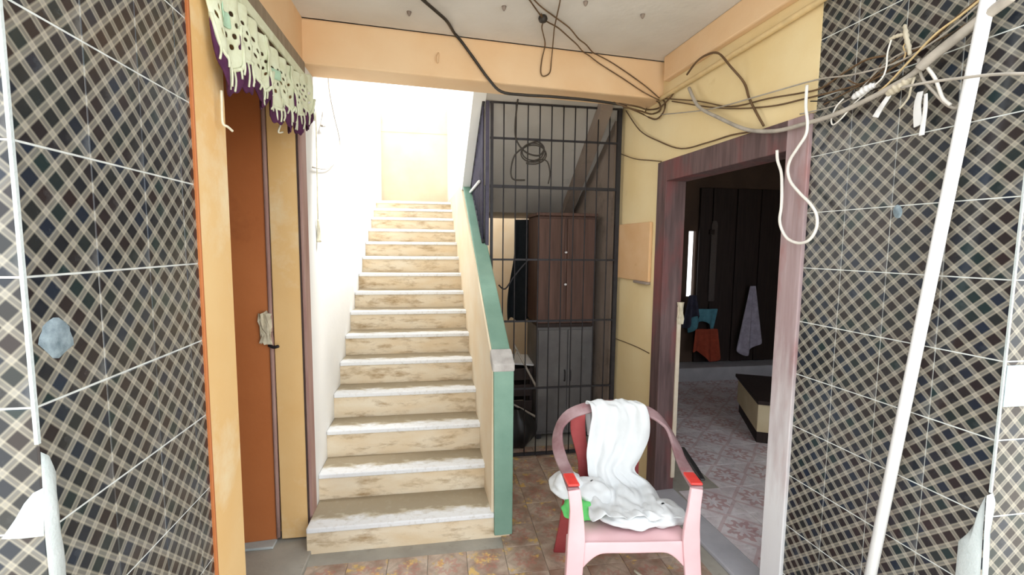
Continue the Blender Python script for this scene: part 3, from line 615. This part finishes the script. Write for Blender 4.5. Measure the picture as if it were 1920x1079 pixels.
joint([(1664, 178), (1676, 168), (1690, 160), (1704, 150), (1714, 142)], .015, 'beige', 'fat beige taped cable joint among the wires', 1)
joint([(1598, 184), (1608, 178), (1620, 170), (1632, 163), (1640, 160)], .012, 'tape', 'smaller white taped joint toward the door', 3)
joint([(1706, 104), (1704, 88), (1700, 72), (1698, 58), (1696, 46)], .007, 'beige', 'thin beige wire end standing up over the joint', 5)
joint([(1668, 74), (1678, 69), (1688, 66), (1697, 64)], .006, 'beige', 'thin beige wire end lying level over the joint', 6)
WL = [([(1545, 196), (1590, 172), (1630, 150), (1680, 112), (1720, 92), (1770, 70), (1830, 34)], 'brownwire', 'thin brown wire fanning upward from the white taped joint'),
      ([(1520, 190), (1570, 188), (1610, 178), (1660, 160), (1700, 138), (1745, 98), (1800, 50)], 'cable', 'thin black wire tucked along the top of the grey cable'),
      ([(1500, 214), (1560, 200), (1600, 180), (1650, 128), (1690, 100), (1740, 84)], 'greywire', 'thin grey wire crossing behind the beige joint'),
      ([(1694, 112), (1698, 100), (1694, 88), (1700, 78)], 'conduit', 'short ochre wire twist below the thin wire ends'),
      ([(1590, 150), (1612, 158), (1640, 140), (1652, 120)], 'brownwire', 'short brown wire hook above the white taped joint')]
for pts, m_, l in WL: cab('stray_wire', pts, lambda x, y, n: onR(x, y, n+.006), .0026, m_, l, 'wire')
cab('crack_wire', [(1150, 634), (1172, 642), (1196, 652), (1217, 663)], lambda x, y, n: onR(x, y, .004), .003, 'brownwire', 'short brown wire slanting across the yellow wall below the peach board', 'wire', 0)
# coil of wire tied on the grille
gp = lambda x, y, n=.02: plane(x, y, (0, GY-n, 0), (0, 1, 0))
coil = [gp(971, 186), gp(966, 230), gp(968, 262), gp(985, 285), gp(1010, 292), gp(1020, 278), gp(1008, 266), gp(990, 272), gp(966, 290), gp(958, 318), gp(962, 336), gp(984, 338)]
tag(tube('coiled_wire', coil, .006, 'cable', None, 6, 6), 'black wire dropping down the grille and trailing left in a bow', 'wire')
coil = [gp(1000+20*math.cos(a)*(1+.012*k), 283+17*math.sin(a)+.4*k, .026+.001*(k % 3)) for k, a in enumerate([j*.7 for j in range(22)])]+[gp(1022, 300), gp(1031, 322), gp(1028, 345)]
tag(tube('coiled_wire', coil, .005, 'cable', None, 6, 4), 'black wire wound in a tight ring and tied on the grille bars', 'wire')
# cord, hook and wire on the white stair wall
ol = lambda x, y, n=.012: onL(x, y, n)
tag(tube('wall_wire', [ol(614, 132), ol(618, 175), ol(627, 220), ol(637, 265), ol(633, 295), ol(615, 316), ol(586, 314)], .0035, 'greywire', None, 6, 5), 'thin grey wire bowing down the white stair wall', 'wire')
pc = tag(empty('pull_cord'), 'cotton pull cord with a frayed end hanging on the stair wall', 'cord')
tube('cord', [ol(592, 205), ol(594, 300), ol(596, 415)], .0045, 'cord', pc, 6, 3)
tube('tassel', [ol(596, 412), ol(597, 425), ol(598, 440), ol(598, 454)], .007, 'cord', pc, 8, 3, .014)
tag(tube('wall_hook', [ol(606, 205, .0), ol(606, 228, .02), ol(602, 236, .022), ol(610, 236, .022)], .006, 'greywire', None, 6, 3), 'small bent hook in the white stair wall', 'hook')

# ------------------------------------------------------------------ crochet valance over the left doorway
cv = tag(empty('crochet_valance', loc=(0, 0, 0)), 'cream crochet door valance with purple scalloped tips over the left doorway', 'valance')
XC = XL+.028
def topz(y): return 2.44-.035*math.sin(math.pi*(y-1.53)/1.08)**2+(.05 if y > 2.4 else 0)*(y-2.4)/.2
def cz(u, v, y0, y1, zb, pw):
    y = y0+(y1-y0)*u; s = math.sin(math.pi*u)**.4 if 0 < u < 1 else 0; zt = topz(y); z = zt+(zb-zt)*v*(.55+.45*s)
    return Vector((XC+.012*math.sin(u*6.3*pw+y*20)+.010*v, y+.010*math.sin(v*7+y*9), z))
SCAL = [(1.515, 1.72, 2.165, 2.095), (1.69, 1.83, 2.235, 2.14), (1.81, 1.98, 2.185, 2.13), (1.95, 2.14, 2.165, 2.115), (2.11, 2.28, 2.195, 2.115), (2.25, 2.43, 2.225, 2.14), (2.40, 2.60, 2.265, 2.195)]
box('heading_band', XC-.006, XC+.006, 1.51, 2.60, 2.425, 2.465, 'crochet', cv, bev=.004)
for k, (a, b, zc, zp) in enumerate(SCAL):
    L_ = 14
    def keep(i, j, k=k):
        if j < 3 or j > 13 or i < 2 or i > 11: return True
        return not (j % 2 == 1 and (i+(j//2)) % 2 == 0 and 4 <= j <= 11)
    sc_ = grid('scallop', L_, 16, lambda u, v: cz(u, v, a, b, zc, 1), 'crochet', cv, .007, 1, keep)
    def tip(u, v):
        p = cz(u, 1, a, b, zc, 1); s = math.sin(math.pi*u)**.6
        fr = .018*abs(math.sin(u*math.pi*6))
        return p+Vector((.002, 0, -(zc-zp+fr)*v*(.35+.65*s)))
    grid('purple_tip', 18, 5, tip, 'purple', sc_, .008, 1)
    if k in (0, 3): grid('mint_inset', 6, 4, lambda u, v: cz(.3+.4*u, .35+.18*v, a, b, zc, 1)+Vector((.006, 0, 0)), 'mint', sc_, .004, 1)
    for q in range(1, 9):                                      # loose yarn ends over the purple edge
        p = cz(q/9, 1, a, b, zc, 1)+Vector((.008, 0, .004)); l = (zc-zp)*random.uniform(.55, 1.15)*(.4+.6*math.sin(math.pi*q/9))
        tube('yarn', [p, p+Vector((.003, random.uniform(-.008, .008), -l*.5)), p+Vector((.001, random.uniform(-.012, .012), -l))], .0035, 'crochet', sc_, 5, 3)
    tube('edging', [cz(u/8, 1, a, b, zc, 1)+Vector((.006, 0, 0)) for u in range(9)], .006, 'crochet', sc_, 6, 2)
tube('tie_cord', [onL(415, 170, .03), onL(416, 210, .03), onL(418, 232, .032), onL(427, 238, .04), onL(436, 246, .045)], .004, 'cord', cv, 6, 4)
tube('tie_cord', [onL(523, 160, .03), onL(524, 210, .03), onL(526, 232, .03), onL(522, 248, .03), onL(530, 248, .03)], .004, 'cord', cv, 6, 4)

# ------------------------------------------------------------------ plastic armchair facing the street
ch = tag(empty('plastic_armchair', loc=(.815, 1.90, 0)), 'faded pink red plastic armchair with white cloth over its back', 'chair')
ch.rotation_euler.z = math.radians(-7)
def seatf(u, v):
    x = (u-.5)*(.47-.06*v); y = -.225+.43*v; z = .415+.018*(2*abs(u-.5))**2-.03*math.sin(math.pi*v)*.6
    if v < .12: z -= .030*(1-v/.12)**2
    return (x, y, z)
grid('seat', 12, 12, seatf, 'pink', ch, .010, 1)
def apron(u, v):
    x = (u-.5)*.47; s = abs(2*u-1); drop = .045+.10*max(0, (s-.55)/.45)**1.6
    return (x, -.226-.008*v-.004*(1-s), .414-drop*v)
grid('apron', 20, 4, apron, 'pink', ch, .008, 1)
for s in (-1, 1):
    strip('leg', [(s*.262, -.262, 0), (s*.250, -.246, .22), (s*.238, -.230, .42), (s*.242, -.234, .56), (s*.252, -.228, .640)], [.058, .066, .072, .052, .050], .020, 'pink', ch, (0, -1, 0))
    strip('leg_side', [(s*.283, -.252, 0), (s*.274, -.228, .22), (s*.264, -.206, .42)], [.04, .055, .065], .012, 'pink', ch, (s, 0, 0))
    strip('leg', [(s*.225, .300, 0), (s*.205, .245, .20), (s*.190, .200, .41)], [.062, .060, .060], .018, 'redback', ch, (0, 1, 0))
    o = box('armrest', -.025, .025, -.058, .085, -.004, .007, 'red', ch, bev=.006)
    o.location = (s*.256, -.175, .654); o.rotation_euler = (math.radians(-3), 0, s*math.radians(-4))
rail = [(-.254, -.232, .640), (-.260, -.12, .652), (-.272, -.02, .665), (-.278, .07, .700), (-.262, .135, .750), (-.205, .175, .800), (-.105, .195, .828), (0, .20, .835)]
rail = rail+[(-x, y, z) for x, y, z in rail[-2::-1]]
nr_ = [(0, 0, 1), (0, 0, 1), (-.2, 0, 1), (-.55, -.1, .8), (-.7, -.3, .5), (-.4, -.6, .6), (-.1, -.8, .6), (0, -.8, .6)]; nr_ = nr_+[(-a, b, c) for a, b, c in nr_[-2::-1]]
strip('arm_and_back_rail', rail, [.050, .052, .054, .056, .056, .056, .056, .056]+[.056]*4+[.054, .052, .050], .016, 'dusty', ch, nr_, bev=.005)
for x0, x1, w0, w1 in ((-.165, -.125, .075, .055), (-.055, -.042, .075, .060), (.055, .042, .075, .060), (.165, .125, .075, .055)):
    zt = .802 if abs(x0) > .1 else .822
    strip('back_slat', [(x0, .180 if abs(x0) > .1 else .195, zt), (x0*.95, .205, .70), (x1*1.02, .205, .55), (x1, .190, .40)], [w0, w0, w1, w1], .012, 'redback', ch, (0, -1, .15))
# white cloth draped over the back and bunched on the seat
PR = [(.245, .66), (.240, .78), (.205, .858), (.165, .842), (.150, .76), (.150, .64), (.130, .54), (.085, .475), (.0, .462), (-.09, .455), (-.165, .452)]
def clothf(u, v):
    a = v*(len(PR)-1); j = min(int(a), len(PR)-2); q = a-j; y = PR[j][0]*(1-q)+PR[j+1][0]*q; z = PR[j][1]*(1-q)+PR[j+1][1]*q
    t = max(0, (v-.55)/.45); x0 = -.115-.05*t; x1 = .140+.045*math.exp(-((v-.46)/.12)**2)+.085*t-.05*math.exp(-((v-.62)/.06)**2)
    x = x0+(x1-x0)*u+.012*math.sin(v*17+2)
    nz = noise.noise(Vector((u*5, v*7, 1.3))); n2 = noise.noise(Vector((u*11, v*14, 4.1)))
    am = .016+.034*t
    return (x+.010*n2, y-(abs(nz)*am*1.2+.009*math.sin(u*14+v*4)*(1-t)) , z+abs(nz)*am*1.3+abs(n2)*am*.9+t*.02*math.sin(u*9)**2)
wc = tag(grid('white_cloth', 30, 44, clothf, 'cloth', None, .005, 1), 'crumpled white cloth draped over the pink plastic chair', 'cloth')
def bunch(cx, cy, cz_, rx, ry, rz, seed):
    def fn(u, v):
        a = u*2*math.pi; b = math.pi*(.02+.96*v); d = Vector((math.sin(b)*math.cos(a), math.sin(b)*math.sin(a), math.cos(b)))
        q = 1+.30*noise.noise(d*1.6+Vector((seed, 0, 0)))+.22*noise.noise(d*3.6+Vector((0, seed, 0)))
        return (cx+rx*d.x*q, cy+ry*d.y*q, max(cz_+rz*d.z*q, .421))
    return fn
for bp_ in ((.165, -.10, .455, .095, .085, .040, 1.0), (.02, -.12, .450, .12, .075, .032, 2.4), (-.12, .04, .475, .10, .10, .060, 5.2), (-.235, .06, .505, .075, .09, .055, 7.7)):
    grid('cloth_fold', 28, 16, bunch(*bp_), 'cloth', wc, 0, 1)
gc = tag(grid('green_cloth', 26, 14, bunch(-.185, -.035, .445, .085, .075, .045, 9.1), 'greencloth', None, 0, 1), 'bright green cloth tucked under the white cloth on the chair seat', 'cloth')
for o in (wc, gc): o.location = ch.location; o.rotation_euler = ch.rotation_euler
tag(tube('floor_cord', [(.96, 2.02, .008), (1.02, 1.90, .008), (1.07, 1.80, .008), (1.10, 1.70, .008)], .007, 'cord', None, 6, 4), 'pale cord lying on the floor under the chair', 'cord')
sp = tag(strip('black_strap', [(.300, -.18, .648), (.302, -.10, .662), (.305, -.02, .672), (.312, .06, .680)], [.022, .026, .024, .016], .010, 'bag', None, (0, 0, 1)), 'black strap lying along the red tipped chair arm beside the doorway', 'strap')
sp.location = ch.location; sp.rotation_euler = ch.rotation_euler
